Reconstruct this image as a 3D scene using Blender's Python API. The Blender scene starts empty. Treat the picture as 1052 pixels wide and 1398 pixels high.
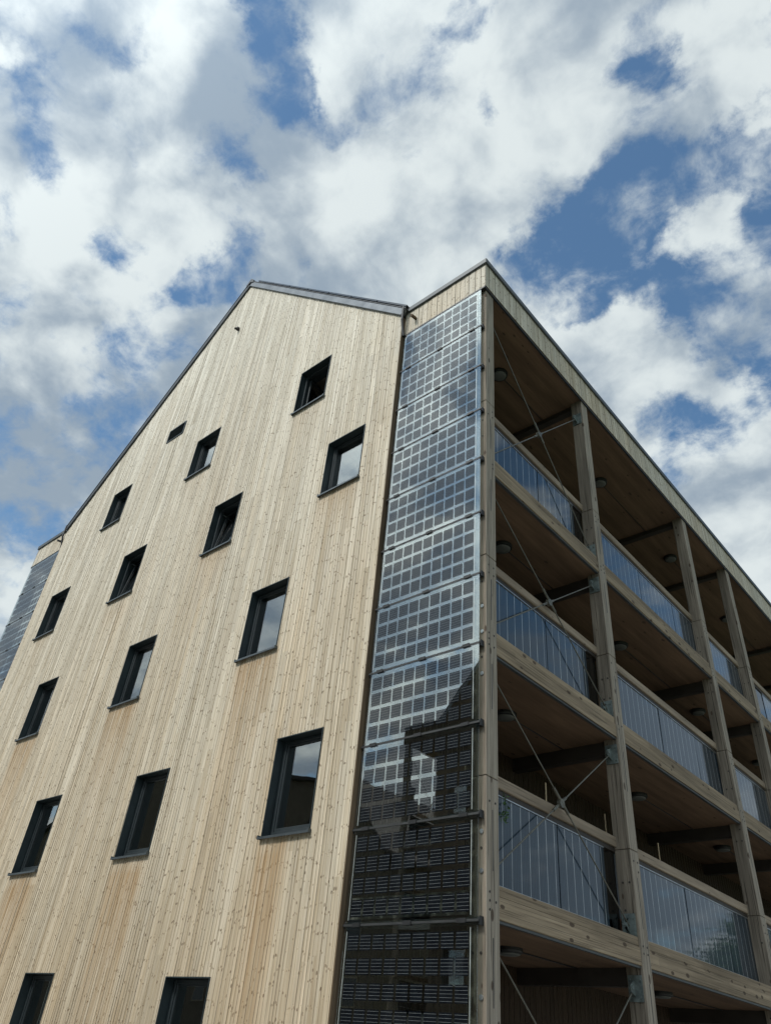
import bpy, math, random
from mathutils import Vector, Matrix
random.seed(7)
C = bpy.context.scene.collection
scene = bpy.context.scene
R = math.radians

# ------------------------------------------------------------------ materials
def new_mat(name):
    m = bpy.data.materials.new(name); m.use_nodes = True
    nt = m.node_tree; nt.nodes.clear()
    out = nt.nodes.new('ShaderNodeOutputMaterial')
    return m, nt, out

class N:
    """tiny helper to write node graphs"""
    def __init__(s, nt): s.nt = nt
    def node(s, t, **kw):
        n = s.nt.nodes.new(t)
        for k, v in kw.items(): setattr(n, k, v)
        return n
    def link(s, a, b): s.nt.links.new(a, b)
    def put(s, sock, v):
        if hasattr(v, 'is_output'): s.link(v, sock)
        else: sock.default_value = v
    def math(s, op, a, b=0.0, c=None, clamp=False):
        n = s.node('ShaderNodeMath', operation=op); n.use_clamp = clamp
        s.put(n.inputs[0], a); s.put(n.inputs[1], b)
        if c is not None: s.put(n.inputs[2], c)
        return n.outputs[0]
    def vmath(s, op, a, b=None):
        n = s.node('ShaderNodeVectorMath', operation=op)
        s.put(n.inputs[0], a)
        if b is not None: s.put(n.inputs[1], b)
        return n.outputs['Value'] if op in ('DISTANCE', 'DOT_PRODUCT', 'LENGTH') else n.outputs[0]
    def rng(s, v, a, b, c, d, smooth=False):
        n = s.node('ShaderNodeMapRange'); n.interpolation_type = 'SMOOTHSTEP' if smooth else 'LINEAR'
        n.clamp = True
        s.put(n.inputs[0], v)
        for i, x in enumerate((a, b, c, d)): s.put(n.inputs[i+1], x)
        return n.outputs[0]
    def mix(s, f, a, b, blend='MIX'):
        n = s.node('ShaderNodeMix', data_type='RGBA', blend_type=blend)
        s.put(n.inputs[0], f)
        for i, v in ((6, a), (7, b)):
            if isinstance(v, tuple) and len(v) == 3: v = v + (1,)
            s.put(n.inputs[i], v)
        return n.outputs[2]
    def noise(s, vec, scale, detail=4, rough=.55, dist=0.0, out=0):
        n = s.node('ShaderNodeTexNoise')
        s.put(n.inputs['Vector'], vec); n.inputs['Scale'].default_value = scale
        n.inputs['Detail'].default_value = detail; n.inputs['Roughness'].default_value = rough
        n.inputs['Distortion'].default_value = dist
        return n.outputs[out]
    def obj(s, scale=(1, 1, 1)):
        t = s.node('ShaderNodeTexCoord'); m = s.node('ShaderNodeMapping')
        m.inputs['Scale'].default_value = scale
        s.link(t.outputs['Object'], m.inputs['Vector']); return m.outputs[0]
    def attr(s, name, out='Fac'):
        n = s.node('ShaderNodeAttribute'); n.attribute_name = name; return n.outputs[out]
    def bsdf(s, out, color, rough=.6, metal=0.0, spec=.5, bump=None, bdist=.01, bstr=.5):
        b = s.node('ShaderNodeBsdfPrincipled')
        if isinstance(color, tuple) and len(color) == 3: color = color + (1,)
        s.put(b.inputs['Base Color'], color); s.put(b.inputs['Roughness'], rough)
        s.put(b.inputs['Metallic'], metal); s.put(b.inputs['Specular IOR Level'], spec)
        if bump is not None:
            bp = s.node('ShaderNodeBump'); bp.inputs['Distance'].default_value = bdist
            bp.inputs['Strength'].default_value = bstr
            s.put(bp.inputs['Height'], bump); s.link(bp.outputs[0], b.inputs['Normal'])
        s.link(b.outputs[0], out.inputs['Surface']); return b

def plain(name, color, rough=.5, metal=0.0, spec=.5, vary=.25, scale=6):
    m, nt, out = new_mat(name); n = N(nt)
    f = n.noise(n.obj(), scale, 5, .6)
    c = n.mix(n.rng(f, .3, .7, 0, 1), tuple(x*(1-vary) for x in color), tuple(x*(1+vary) for x in color))
    r = n.rng(f, .3, .7, rough*.85, min(1, rough*1.15))
    n.bsdf(out, c, r, metal, spec)
    return m

def cladding(name, light, dark, knotcol, stain=None, weather=None, bleach_and_light=False, gapcol=(.06, .045, .03)):
    """vertical spruce boards: tone per board from face attribute bid, knots, grain, rain stain"""
    m, nt, out = new_mat(name); n = N(nt)
    bid = n.attr('bid'); pid = n.attr('pid') if bleach_and_light else bid; bid2 = n.math('FRACT', n.math('MULTIPLY', pid, 37.7))
    P = n.obj()
    shift = n.node('ShaderNodeCombineXYZ'); n.put(shift.inputs[2], n.math('MULTIPLY', pid, 13.0)); n.put(shift.inputs[0], n.math('MULTIPLY', bid2, 5.0))
    Pb = n.vmath('ADD', P, shift.outputs[0])
    base = n.mix(n.rng(bid, 0, 1, 0, 1), dark, light)
    # grain streaks along z
    g = n.noise(n.vmath('MULTIPLY', Pb, (70, 70, 1.6)), 1, 4, .6)
    base = n.mix(n.rng(g, .3, .7, .0, .42), base, tuple(x*.62 for x in dark))
    # warm/cool patches
    w = n.noise(n.vmath('MULTIPLY', P, (.8, .8, .12)), 1, 4, .6)
    base = n.mix(n.rng(w, .42, .66, 0, .55), base, n.mix(1, base, (.93, .80, .64), 'MULTIPLY'))
    if weather:
        ww = n.noise(n.vmath('MULTIPLY', P, (2.2, 2.2, .16)), 1, 5, .65)
        base = n.mix(n.rng(ww, .45, .7, 0, .6), base, weather)
    if bleach_and_light:                                       # streaky silvering; paler with height, painting in the wall's light gradient too
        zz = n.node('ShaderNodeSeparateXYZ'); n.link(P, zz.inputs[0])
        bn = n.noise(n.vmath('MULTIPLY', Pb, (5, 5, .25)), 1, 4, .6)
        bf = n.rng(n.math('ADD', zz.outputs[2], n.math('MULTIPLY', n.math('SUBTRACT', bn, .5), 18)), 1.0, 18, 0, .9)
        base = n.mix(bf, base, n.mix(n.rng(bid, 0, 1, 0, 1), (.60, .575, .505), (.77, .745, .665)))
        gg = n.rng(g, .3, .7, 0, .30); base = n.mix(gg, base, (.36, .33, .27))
    # short dark/pale runs along each rib
    run = n.noise(n.vmath('MULTIPLY', Pb, (38, 38, 1.0)), 1, 3, .55)
    base = n.mix(n.rng(run, .44, .64, 0, .62), base, n.mix(1, base, (.70, .655, .58), 'MULTIPLY'))
    base = n.mix(n.rng(run, .30, .44, .55, 0), base, n.mix(1, base, (1.16, 1.15, 1.13), 'MULTIPLY'))
    # knots sit in whorls: rows of small dark ticks across one plank
    pz = n.node('ShaderNodeSeparateXYZ'); n.link(Pb, pz.inputs[0])
    row = n.math('FRACT', n.math('MULTIPLY', n.math('ADD', pz.outputs[2], n.math('MULTIPLY', n.noise(n.vmath('MULTIPLY', Pb, (2.5, 2.5, .9)), 1, 1, .5), .7)), 3.7))
    rowm = n.rng(n.math('ABSOLUTE', n.math('SUBTRACT', row, .5)), .06, .12, 1, .0)
    v = n.node('ShaderNodeTexVoronoi'); v.inputs['Randomness'].default_value = 1
    v.voronoi_dimensions = '2D'
    kc = n.node('ShaderNodeCombineXYZ'); n.put(kc.inputs[0], n.math('MULTIPLY', n.math('ADD', pz.outputs[0], pz.outputs[1]), 34)); n.put(kc.inputs[1], n.math('MULTIPLY', pz.outputs[2], 19))
    n.link(kc.outputs[0], v.inputs['Vector']); v.inputs['Scale'].default_value = 1
    sep = n.node('ShaderNodeSeparateColor'); n.link(v.outputs['Color'], sep.inputs[0])
    rad = n.math('MULTIPLY', n.rng(sep.outputs[0], .12, .9, .10, .46), n.math('MAXIMUM', rowm, n.math('GREATER_THAN', sep.outputs[2], .965)))
    kd = n.math('SUBTRACT', rad, v.outputs['Distance'])
    kk = n.rng(kd, -.03, .12, 0, 1)
    fig = n.math('MULTIPLY', n.rng(kd, -.34, -.05, 0, .35), rowm)
    base = n.mix(fig, base, n.mix(1, base, (1.2, 1.18, 1.14), 'MULTIPLY'))
    base = n.mix(n.math('MULTIPLY', kk, n.rng(sep.outputs[1], 0, 1, .55, .95)), base, knotcol)
    if stain:
        s = n.attr('stain')
        sn = n.noise(n.vmath('MULTIPLY', Pb, (22, 22, .7)), 1, 4, .6)
        sf = n.math('MULTIPLY', s, n.rng(sn, .3, .68, .15, 1.25), clamp=True)
        base = n.mix(sf, base, stain)
    base = n.mix(n.attr('gap'), base, gapcol)
    h = n.math('ADD', n.math('MULTIPLY', g, .6), n.math('MULTIPLY', kk, .5))
    n.bsdf(out, base, .8, 0, .25, h, .004, .6)
    return m

def timber(name, axis, light, dark, crack=.5, lam=0, face=False):
    """solid timber, grain along axis (0/1/2); lam = lamella height in metres"""
    m, nt, out = new_mat(name); n = N(nt)
    info = n.node('ShaderNodeObjectInfo')
    P = n.vmath('ADD', n.obj(), n.vmath('SCALE', info.outputs['Location']))
    P = n.obj()
    sc = [26, 26, 26]; sc[axis] = 1.1
    g = n.noise(n.vmath('MULTIPLY', P, tuple(sc)), 1, 5, .62)
    sc2 = [5, 5, 5]; sc2[axis] = .45
    g2 = n.noise(n.vmath('MULTIPLY', P, tuple(sc2)), 1, 4, .6)
    c = n.mix(n.rng(g, .3, .7, 0, 1), dark, light)
    c = n.mix(n.rng(g2, .40, .64, 0, .65), c, tuple(x*.55 for x in dark))
    if lam:
        sepx = n.node('ShaderNodeSeparateXYZ'); n.link(P, sepx.inputs[0])
        zz = n.math('DIVIDE', sepx.outputs[2], lam)
        li = n.math('FLOOR', zz); lf = n.math('FRACT', zz)
        wn = n.node('ShaderNodeTexWhiteNoise', noise_dimensions='2D')
        cm = n.node('ShaderNodeCombineXYZ'); n.put(cm.inputs[0], li)
        n.put(cm.inputs[1], n.math('FLOOR', n.math('ADD', n.math('MULTIPLY', sepx.outputs[axis], .42), n.math('MULTIPLY', li, .37))))
        n.link(cm.outputs[0], wn.inputs['Vector'])
        c = n.mix(n.rng(wn.outputs['Value'], 0, 1, 0, .5), c, tuple(x*.62 for x in dark))
        line = n.math('LESS_THAN', lf, .035)
        c = n.mix(n.math('MULTIPLY', line, .75), c, (.05, .04, .03))
    if face:  # outward faces bleached greyer, with the skylight they catch painted into the tone
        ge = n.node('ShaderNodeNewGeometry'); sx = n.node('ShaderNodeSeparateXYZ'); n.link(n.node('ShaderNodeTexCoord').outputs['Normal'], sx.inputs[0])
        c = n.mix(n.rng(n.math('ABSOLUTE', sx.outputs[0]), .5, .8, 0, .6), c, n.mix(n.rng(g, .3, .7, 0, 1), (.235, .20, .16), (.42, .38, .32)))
    # knots
    v = n.node('ShaderNodeTexVoronoi'); sc3 = [7, 7, 7]; sc3[axis] = 3.2
    n.put(v.inputs['Vector'], n.vmath('MULTIPLY', P, tuple(sc3))); v.inputs['Scale'].default_value = 1
    sep = n.node('ShaderNodeSeparateColor'); n.link(v.outputs['Color'], sep.inputs[0])
    rad = n.rng(sep.outputs[0], .40, 1, 0, .21)
    kk = n.rng(n.math('SUBTRACT', rad, v.outputs['Distance']), -.01, .03, 0, .85)
    c = n.mix(kk, c, (.06, .04, .028))
    # drying cracks
    sc4 = [55, 55, 55]; sc4[axis] = .8
    cr = n.noise(n.vmath('MULTIPLY', P, tuple(sc4)), 1, 2, .5)
    cf = n.rng(cr, .61, .66, 0, crack)
    c = n.mix(cf, c, (.03, .024, .018))
    n.bsdf(out, c, .82, 0, .25, n.math('SUBTRACT', g, cf), .006, .6)
    return m

def thin_glass(name, tint=(.86, .92, .90), ior=1.5, rough=0.0):
    m, nt, out = new_mat(name); n = N(nt)
    fr = n.node('ShaderNodeFresnel'); fr.inputs['IOR'].default_value = ior
    geo = n.node('ShaderNodeNewGeometry')
    tr = n.node('ShaderNodeBsdfTransparent'); tr.inputs[0].default_value = tint + (1,)
    gl = n.node('ShaderNodeBsdfGlossy'); gl.inputs['Roughness'].default_value = rough
    wob = n.noise(n.obj(), 1.3, 2, .5)
    bp = n.node('ShaderNodeBump'); bp.inputs['Distance'].default_value = .004; bp.inputs['Strength'].default_value = .35
    n.link(wob, bp.inputs['Height']); n.link(bp.outputs[0], gl.inputs['Normal'])
    # same Fresnel seen from either side of the pane
    ly = n.node('ShaderNodeLayerWeight'); 
    ly.inputs[0].default_value = 1 - 1/ior
    f0 = ((ior-1)/(ior+1))**2
    fac = n.math('ADD', f0, n.math('MULTIPLY', n.math('POWER', ly.outputs['Facing'], 5.0), 1-f0))
    lf = n.node('ShaderNodeLayerWeight'); lf.inputs[0].default_value = .5
    fac = n.math('ADD', f0, n.math('MULTIPLY', n.math('POWER', lf.outputs['Facing'], 4.0), 1-f0), clamp=True)
    mx = n.node('ShaderNodeMixShader'); n.put(mx.inputs[0], fac)
    n.link(tr.outputs[0], mx.inputs[1]); n.link(gl.outputs[0], mx.inputs[2])
    n.link(mx.outputs[0], out.inputs['Surface'])
    return m

def cell_mat(name):
    m, nt, out = new_mat(name); n = N(nt)
    uv = n.node('ShaderNodeUVMap'); sep = n.node('ShaderNodeSeparateXYZ'); n.link(uv.outputs[0], sep.inputs[0])
    vv = n.math('FRACT', n.math('MULTIPLY', sep.outputs[1], 5.0))
    bar = n.math('LESS_THAN', n.math('ABSOLUTE', n.math('SUBTRACT', vv, .5)), .024)
    f = n.noise(n.obj(), 9, 3, .5)
    c = n.mix(n.rng(f, .35, .65, 0, 1), (.004, .005, .008), (.008, .010, .014))
    c = n.mix(bar, c, (.30, .31, .32))
    n.bsdf(out, c, .35, 0, .08)
    return m

def balustrade_mat(name):
    """glass module: dark blue cells strung vertically, pale ribbon every .19 m, fine wires between (u in metres)"""
    m, nt, out = new_mat(name); n = N(nt)
    uv = n.node('ShaderNodeUVMap'); sep = n.node('ShaderNodeSeparateXYZ'); n.link(uv.outputs[0], sep.inputs[0])
    u, v = sep.outputs[0], sep.outputs[1]
    def stripe(period, w, off=0.0):
        fr = n.math('FRACT', n.math('DIVIDE', n.math('ADD', u, off), period))
        return n.math('LESS_THAN', fr, w/period)
    wide = stripe(.189, .010, .02); fine = stripe(.0315, .005)
    f = n.noise(n.obj(), 3, 3, .5)
    c = n.mix(n.rng(f, .3, .7, 0, 1), (.005, .015, .026), (.009, .024, .038))
    c = n.mix(n.math('MULTIPLY', fine, .45), c, (.10, .14, .19))
    br = n.noise(n.vmath('MULTIPLY', n.obj(), (1, 6, 2.5)), 1, 2, .5)
    c = n.mix(n.math('MULTIPLY', wide, n.rng(br, .4, .6, .55, 1)), c, (.44, .47, .50))
    b = n.bsdf(out, c, .3, 0, .08)
    b.inputs['Coat Weight'].default_value = 1.0; b.inputs['Coat Roughness'].default_value = .015
    st = n.noise(n.vmath('MULTIPLY', n.obj(), (3, 9, .9)), 1, 3, .5)
    cb_ = n.node('ShaderNodeBump'); cb_.inputs['Distance'].default_value = .0018; cb_.inputs['Strength'].default_value = .35
    n.link(st, cb_.inputs['Height']); n.link(cb_.outputs[0], b.inputs['Coat Normal'])
    b.inputs['Coat IOR'].default_value = 1.5
    return m

M = {}
M['clad'] = cladding('gable cladding spruce', (.66, .575, .435), (.49, .415, .30), (.10, .07, .045), stain=(.32, .195, .085), bleach_and_light=True, gapcol=(.29, .245, .18))
M['fascia'] = cladding('fascia boards weathered', (.68, .64, .555), (.52, .48, .40), (.12, .085, .055), weather=(.42, .39, .33))
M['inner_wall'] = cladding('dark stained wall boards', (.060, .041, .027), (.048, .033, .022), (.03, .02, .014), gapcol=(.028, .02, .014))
M['edge_wood'] = timber('cladding edge board', 2, (.17, .12, .075), (.09, .065, .042), .3)
M['post'] = timber('grey weathered post', 2, (.285, .243, .193), (.14, .118, .093), .8, face=True)
M['beam'] = timber('glued laminated beam', 1, (.40, .32, .225), (.245, .19, .13), .5, lam=.105)
M['rail'] = timber('handrail board', 1, (.38, .31, .235), (.25, .20, .15), .35)
M['soffit'] = timber('brown soffit board', 1, (.195, .125, .08), (.15, .098, .064), .0)
M['dark_beam'] = plain('dark steel beam', (.03, .024, .02), .6)
M['anthracite'] = plain('anthracite sheet metal', (.027, .040, .045), .42, .25, .5, .2, 3)
M['sill'] = plain('sill sheet metal', (.075, .09, .098), .4, .4, .5, .2, 3)
M['flashing'] = plain('zinc flashing', (.135, .15, .165), .45, .5, .5, .25, 2.5)
M['cap'] = plain('dark zinc cap', (.075, .082, .086), .5, .4, .5, .2, 2)
M['dark_flash'] = plain('dark zinc flashing', (.05, .055, .06), .5, .4)
M['steel'] = plain('galvanised steel', (.15, .18, .175), .55, .5, .5, .35, 14)
M['rod'] = plain('steel rod', (.12, .115, .095), .45, .4, .5, .3, 8)
M['black'] = plain('black plastic', (.012, .013, .014), .5)
M['frame'] = plain('window frame paint', (.022, .030, .034), .4, 0, .5, .15, 3)
M['glass'] = thin_glass('window glass', (.72, .78, .76), 2.9)
M['pvglass'] = thin_glass('solar module glass', (.94, .97, .96), 1.62)
M['pvback'] = thin_glass('solar module rear pane', (.88, .92, .91), 2.9)
M['darkglass'] = thin_glass('dark filler glass', (.12, .16, .18), 1.6)
M['cell'] = cell_mat('solar cells')
M['ribbon'] = plain('silver ribbon', (.62, .64, .64), .4, .3)
M['balu'] = balustrade_mat('balustrade module')
M['alu'] = plain('aluminium profile', (.42, .44, .46), .35, .8)
M['rail_dark'] = plain('dark rail', (.028, .03, .031), .55)
M['lampglass'] = plain('lamp diffuser opal', (.11, .115, .11), .5)
M['room'] = plain('room plaster', (.32, .29, .25), .9)
M['roomfloor'] = plain('room floor', (.16, .11, .07), .6)
M['concrete'] = plain('gallery deck', (.22, .21, .19), .85)
M['pv_roof'] = plain('roof module black', (.012, .014, .018), .2)
M['leaf'] = plain('leaf green', (.045, .10, .028), .55, 0, .4, .5, 20)
M['leaf_dark'] = plain('crown leaf green', (.035, .07, .022), .8, 0, .1, .5, 3)
M['bark'] = plain('bark', (.10, .075, .055), .9, 0, .2, .4, 10)
M['petal'] = plain('white pink petal', (.72, .55, .60), .5)
M['cane'] = plain('bamboo cane', (.40, .31, .19), .6)
M['terracotta'] = plain('terracotta', (.30, .13, .07), .8)
M['render'] = plain('old house render', (.13, .105, .08), .9, 0, .2, .15, 2)
M['tile'] = plain('dark roof tile', (.055, .045, .04), .8, 0, .2, .3, 8)
M['paving'] = plain('paving', (.30, .285, .26), .9, 0, .2, .15, 1.2)
M['grass'] = plain('lawn', (.06, .10, .03), .9, 0, .2, .3, 5)

# ------------------------------------------------------------------ mesh building
class MB:
    def __init__(s): s.v = []; s.f = []; s.uv = {}; s.fa = {}; s.pa = {}
    def quad(s, a, b, c, d, uv=None, **fa):
        i = len(s.v); s.v += [tuple(a), tuple(b), tuple(c), tuple(d)]
        k = len(s.f); s.f.append((i, i+1, i+2, i+3))
        if uv: s.uv[k] = uv
        for n, x in fa.items(): s.fa.setdefault(n, {})[k] = x
        return i
    def box(s, x0, x1, y0, y1, z0, z1):
        i = len(s.v)
        s.v += [(x, y, z) for z in (z0, z1) for y in (y0, y1) for x in (x0, x1)]
        for f in ((0, 2, 3, 1), (4, 5, 7, 6), (0, 1, 5, 4), (2, 6, 7, 3), (0, 4, 6, 2), (1, 3, 7, 5)):
            s.f.append(tuple(i+k for k in f))
        return s
    def prism(s, pts, vec):
        """closed outline pts (3d, planar) extruded by vec"""
        i = len(s.v); n = len(pts); vec = Vector(vec)
        s.v += [tuple(p) for p in pts] + [tuple(Vector(p)+vec) for p in pts]
        s.f.append(tuple(range(i, i+n))[::-1]); s.f.append(tuple(range(i+n, i+2*n)))
        for k in range(n):
            l = (k+1) % n; s.f.append((i+k, i+l, i+n+l, i+n+k))
        return s
    def tube(s, a, b, r, n=10, r2=None):
        a, b = Vector(a), Vector(b); d = (b-a).normalized()
        u = d.orthogonal().normalized(); w = d.cross(u); r2 = r if r2 is None else r2
        i = len(s.v)
        for c, rr in ((a, r), (b, r2)):
            for k in range(n):
                t = 2*math.pi*k/n; s.v.append(tuple(c+rr*(math.cos(t)*u+math.sin(t)*w)))
        for k in range(n):
            l = (k+1) % n; s.f.append((i+k, i+l, i+n+l, i+n+k))
        s.f.append(tuple(range(i, i+n))[::-1]); s.f.append(tuple(range(i+n, i+2*n)))
        return s
    def lathe(s, prof, c, n=28):
        i = len(s.v); m = len(prof)
        for r, z in prof:
            for k in range(n):
                t = 2*math.pi*k/n; s.v.append((c[0]+r*math.cos(t), c[1]+r*math.sin(t), c[2]+z))
        for j in range(m-1):
            for k in range(n):
                l = (k+1) % n; s.f.append((i+j*n+k, i+j*n+l, i+(j+1)*n+l, i+(j+1)*n+k))
        s.f.append(tuple(range(i, i+n))[::-1]); s.f.append(tuple(range(i+(m-1)*n, i+m*n)))
        return s
    def build(s, name, mat, parent=None, bevel=0, smooth=False):
        me = bpy.data.meshes.new(name); me.from_pydata(s.v, [], s.f); me.update()
        me.materials.append(mat)
        if s.uv:
            l = me.uv_layers.new(name='UVMap')
            for k, u in s.uv.items():
                for j, li in enumerate(me.polygons[k].loop_indices): l.data[li].uv = u[j]
        for n, d in s.fa.items():
            a = me.attributes.new(n, 'FLOAT', 'FACE')
            for k, x in d.items(): a.data[k].value = x
        for n, d in s.pa.items():
            a = me.attributes.new(n, 'FLOAT', 'POINT')
            for k, x in d.items(): a.data[k].value = x
        if smooth:
            for p in me.polygons: p.use_smooth = True
        o = bpy.data.objects.new(name, me); C.objects.link(o)
        if parent: o.parent = parent
        if bevel:
            b = o.modifiers.new('Bevel', 'BEVEL'); b.width = bevel; b.segments = 1; b.limit_method = 'ANGLE'
        return o

def tag(o, label=None, cat=None, group=None, kind=None):
    if label: o['label'] = label
    if cat: o['category'] = cat
    if group: o['group'] = group
    if kind: o['kind'] = kind
    return o
def empty(name, loc=(0, 0, 0), rz=0):
    o = bpy.data.objects.new(name, None); C.objects.link(o); o.location = loc; o.rotation_euler = (0, 0, rz); return o
def part(name, mat, parent, bevel=0, **boxes):
    pass
def bx(name, mat, parent, *b, bevel=0):
    m = MB()
    for q in b: m.box(*q)
    return m.build(name, mat, parent, bevel)

# ------------------------------------------------------------------ dimensions (metres)
PW = 1.8675                      # gallery depth
XR = -PW                         # gable right edge
XL = -14.6637                    # gable left edge
XM = (XR+XL)/2
GY = -0.138                      # gable cladding face
ZE, ZP = 13.41, 19.74            # eave and ridge of the cladding
ZR, ZT = 12.86, 13.50            # gallery fascia
YB = 22.2                        # rear end of the building
FL = [0.0, 2.878, 5.778, 8.678]  # undersides of the gallery edge beams (first is the ground)
A = 0.237                        # post width
PY = [0.0, 3.393, 8.267, 10.990, 15.87, 18.59, YB-A]
WIN = {
    'A': (-4.769, -3.857, 12.389, 13.634), 'B': (-3.437, -2.513, 9.591, 10.830),
    'C': (-8.490, -7.575, 12.390, 13.610), 'D': (-6.827, -5.926, 9.593, 10.835),
    'E': (-12.241, -11.383, 12.433, 13.630), 'F': (-10.307, -9.365, 9.587, 10.865),
    'G': (-8.631, -7.671, 6.729, 8.035), 'H': (-4.819, -3.875, 6.749, 8.047),
    'I': (-13.769, -12.820, 9.604, 10.876), 'J': (-12.394, -11.484, 6.742, 8.050),
    'K': (-10.364, -9.411, 3.891, 5.184), 'L': (-6.937, -6.012, 3.904, 5.172),
    'M': (-3.440, -2.534, 3.886, 5.193), 'N': (-8.622, -7.728, 1.044, 2.344),
    'O': (-4.857, -3.949, 1.017, 2.317), 'Q': (-12.394, -11.484, 1.03, 2.33)}
VENT = (-10.20, -9.46, 14.46, 14.90)

def roof_z(x): return ZP - (ZP-ZE)*abs(x-XM)/(XR-XM)

# ------------------------------------------------------------------ the apartment building
B = empty('apartment_building', (0, 0, 0))
tag(B, 'pale timber clad gabled building with dark windows, solar glass screen and open wooden galleries', 'building')

# gable cladding: profiled spruce planks, real ribs and gaps, cut round the openings
def rain_stain(x, z):
    s = 0.0
    for k, (a, b, z0, z1) in WIN.items():
        if k == 'M': b -= .38
        if z < z0 and a-.10 < x < b+.12:
            e = min(1, (x-a+.10)/.18, (b+.12-x)/.25)
            dz = z0-z
            amt = {'A': .30, 'E': .12, 'C': .3, 'I': .25, 'B': .6, 'F': .5, 'D': .5}.get(k, .85)
            ln = 2.8 if k in 'KLMN' else (1.3 if amt > .6 else .7)
            s = max(s, e*amt*math.exp(-dz/ln))
    if z < 3.6: s = max(s, .22*min(1, (3.6-z)/2.2))
    return s
holes = list(WIN.values())+[VENT]
def gable_columns(breaks, zmax):
    for (x0, y0), (x1, y1), gap, seed in breaks:
        xm = (x0+x1)/2
        iv = [(0.0, None)]
        cuts = sorted([(h[2], h[3]) for h in holes if h[0] < xm < h[1]])
        z = 0.0
        for c0, c1 in cuts:
            yield x0, y0, x1, y1, z, c0, False, gap, seed
            z = c1
        yield x0, y0, x1, y1, z, None, True, gap, seed
edges = sorted({round(h[i], 4) for h in holes for i in (0, 1)} | {round(XM, 4)})
prof = []; x = XL; rnd = random.Random(3)
plank = 0; joints = {}
while x < XR-.02:
    w = rnd.choice((.112, .128, .128, .144)); jz = []
    zz = rnd.uniform(.4, 3.6)
    while zz < 20: jz.append(zz); zz += rnd.choice((2.4, 3.0, 3.6, 4.2))
    joints[plank] = (jz, [rnd.random() for _ in range(len(jz)+1)])
    for r in range(2):
        sp_ = w*rnd.uniform(.44, .56) if r == 0 else 0
        if r == 0: sp0 = sp_
        xx = x+(0 if r == 0 else sp0); rw_ = sp0 if r == 0 else w-sp0; t = rnd.uniform(-.005, .004); t2 = rnd.uniform(-.005, .005); rib_tone = rnd.uniform(-.3, .3)
        g = .005 if r == 0 else .0045
        d = .008 if r == 0 else .006
        pts = [(xx, d, 1), (xx+g, d, 1), (xx+g+.004, t, 0), (xx+g+.35*rw_, t*.3+.002, 0), (xx+rw_-.004, t2, 0), (xx+rw_, d if r else .006, .6)]
        for p, q in zip(pts, pts[1:]):
            prof.append([(p[0], p[1]), (min(q[0], XR), q[1]), max(p[2], q[2]) if q[2] != 0 or p[2] != 0 else 0, (plank, r, rib_tone)])
    x += w; plank += 1
segs = []
for (x0, y0), (x1, y1), gap, key in prof:
    if x1-x0 < 1e-5: 
        continue
    cs = [x0]+[e for e in edges if x0+1e-5 < e < x1-1e-5]+[x1]
    for a, b in zip(cs, cs[1:]):
        ya = y0+(y1-y0)*(a-x0)/(x1-x0); yb = y0+(y1-y0)*(b-x0)/(x1-x0)
        segs.append(((a, GY+ya), (b, GY+yb), 1.0 if (gap >= 1 and y0 == y1) else (.3 if gap > 0 else 0.0), key))
wall = MB(); stain = {}
for x0, y0, x1, y1, z0, z1, top, gap, key in gable_columns(segs, None):
    jz, tones = joints[key[0]]
    zt = min(roof_z(x0), roof_z(x1)) if z1 is None else z1
    bs = [z0]+sorted([j for j in jz if z0 < j < zt]+[k*.33 for k in range(1, 62) if z0+.02 < k*.33 < zt-.02])+[zt]
    for za, zb in zip(bs, bs[1:]):
        zm = (za+zb)/2; ti = sum(1 for j in jz if j < zm)
        tone = min(1, max(0, tones[ti]+key[2]))
        last = top and zb == zt
        ia = wall.quad((x0, y0, za), (x1, y1, za), (x1, y1, roof_z(x1) if last else zb), (x0, y0, roof_z(x0) if last else zb), bid=tone, gap=gap, pid=tones[ti])
        for k in range(4):
            vx, vy, vz = wall.v[ia+k]; stain[ia+k] = rain_stain(vx, vz)
wall.pa['stain'] = stain
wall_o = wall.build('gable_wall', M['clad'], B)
# masonry leaf behind the cladding with the same openings
back = MB(); ys = 0.24
xs = sorted({XL, XR, XM}|set(edges))
for a, b in zip(xs, xs[1:]):
    xm = (a+b)/2; z = 0.0
    for c0, c1 in sorted([(h[2], h[3]) for h in holes if h[0] < xm < h[1]]):
        back.quad((a, ys, z), (b, ys, z), (b, ys, c0), (a, ys, c0)); z = c1
    back.quad((a, ys, z), (b, ys, z), (b, ys, roof_z(b)), (a, ys, roof_z(a)))
back.build('inner_leaf', M['room'], B)
# edge boards of the cladding (returns)
bx('corner_board', M['edge_wood'], B, (XR-.004, XR+.012, GY+.003, -.004, 0, 13.36))
bx('corner_board', M['edge_wood'], B, (XL-.012, XL+.004, GY+.003, -.004, 0, 13.36))

# long side walls of the main block and rear wall, floor slabs
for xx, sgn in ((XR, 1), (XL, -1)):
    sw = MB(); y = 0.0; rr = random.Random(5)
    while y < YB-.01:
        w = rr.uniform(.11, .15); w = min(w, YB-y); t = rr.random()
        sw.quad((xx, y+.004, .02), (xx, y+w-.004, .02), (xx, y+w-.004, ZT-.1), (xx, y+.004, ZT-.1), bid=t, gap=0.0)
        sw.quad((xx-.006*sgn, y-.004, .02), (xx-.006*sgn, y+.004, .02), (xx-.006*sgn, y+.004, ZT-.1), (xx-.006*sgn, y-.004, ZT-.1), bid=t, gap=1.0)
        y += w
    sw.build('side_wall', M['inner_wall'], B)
rw = MB(); rw.prism([(XL, YB, 0), (XR, YB, 0), (XR, YB, ZE-.1), (XM, YB, ZP-.1), (XL, YB, ZE-.1)], (0, .2, 0))
rw.build('rear_wall', M['render'], B)
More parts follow.
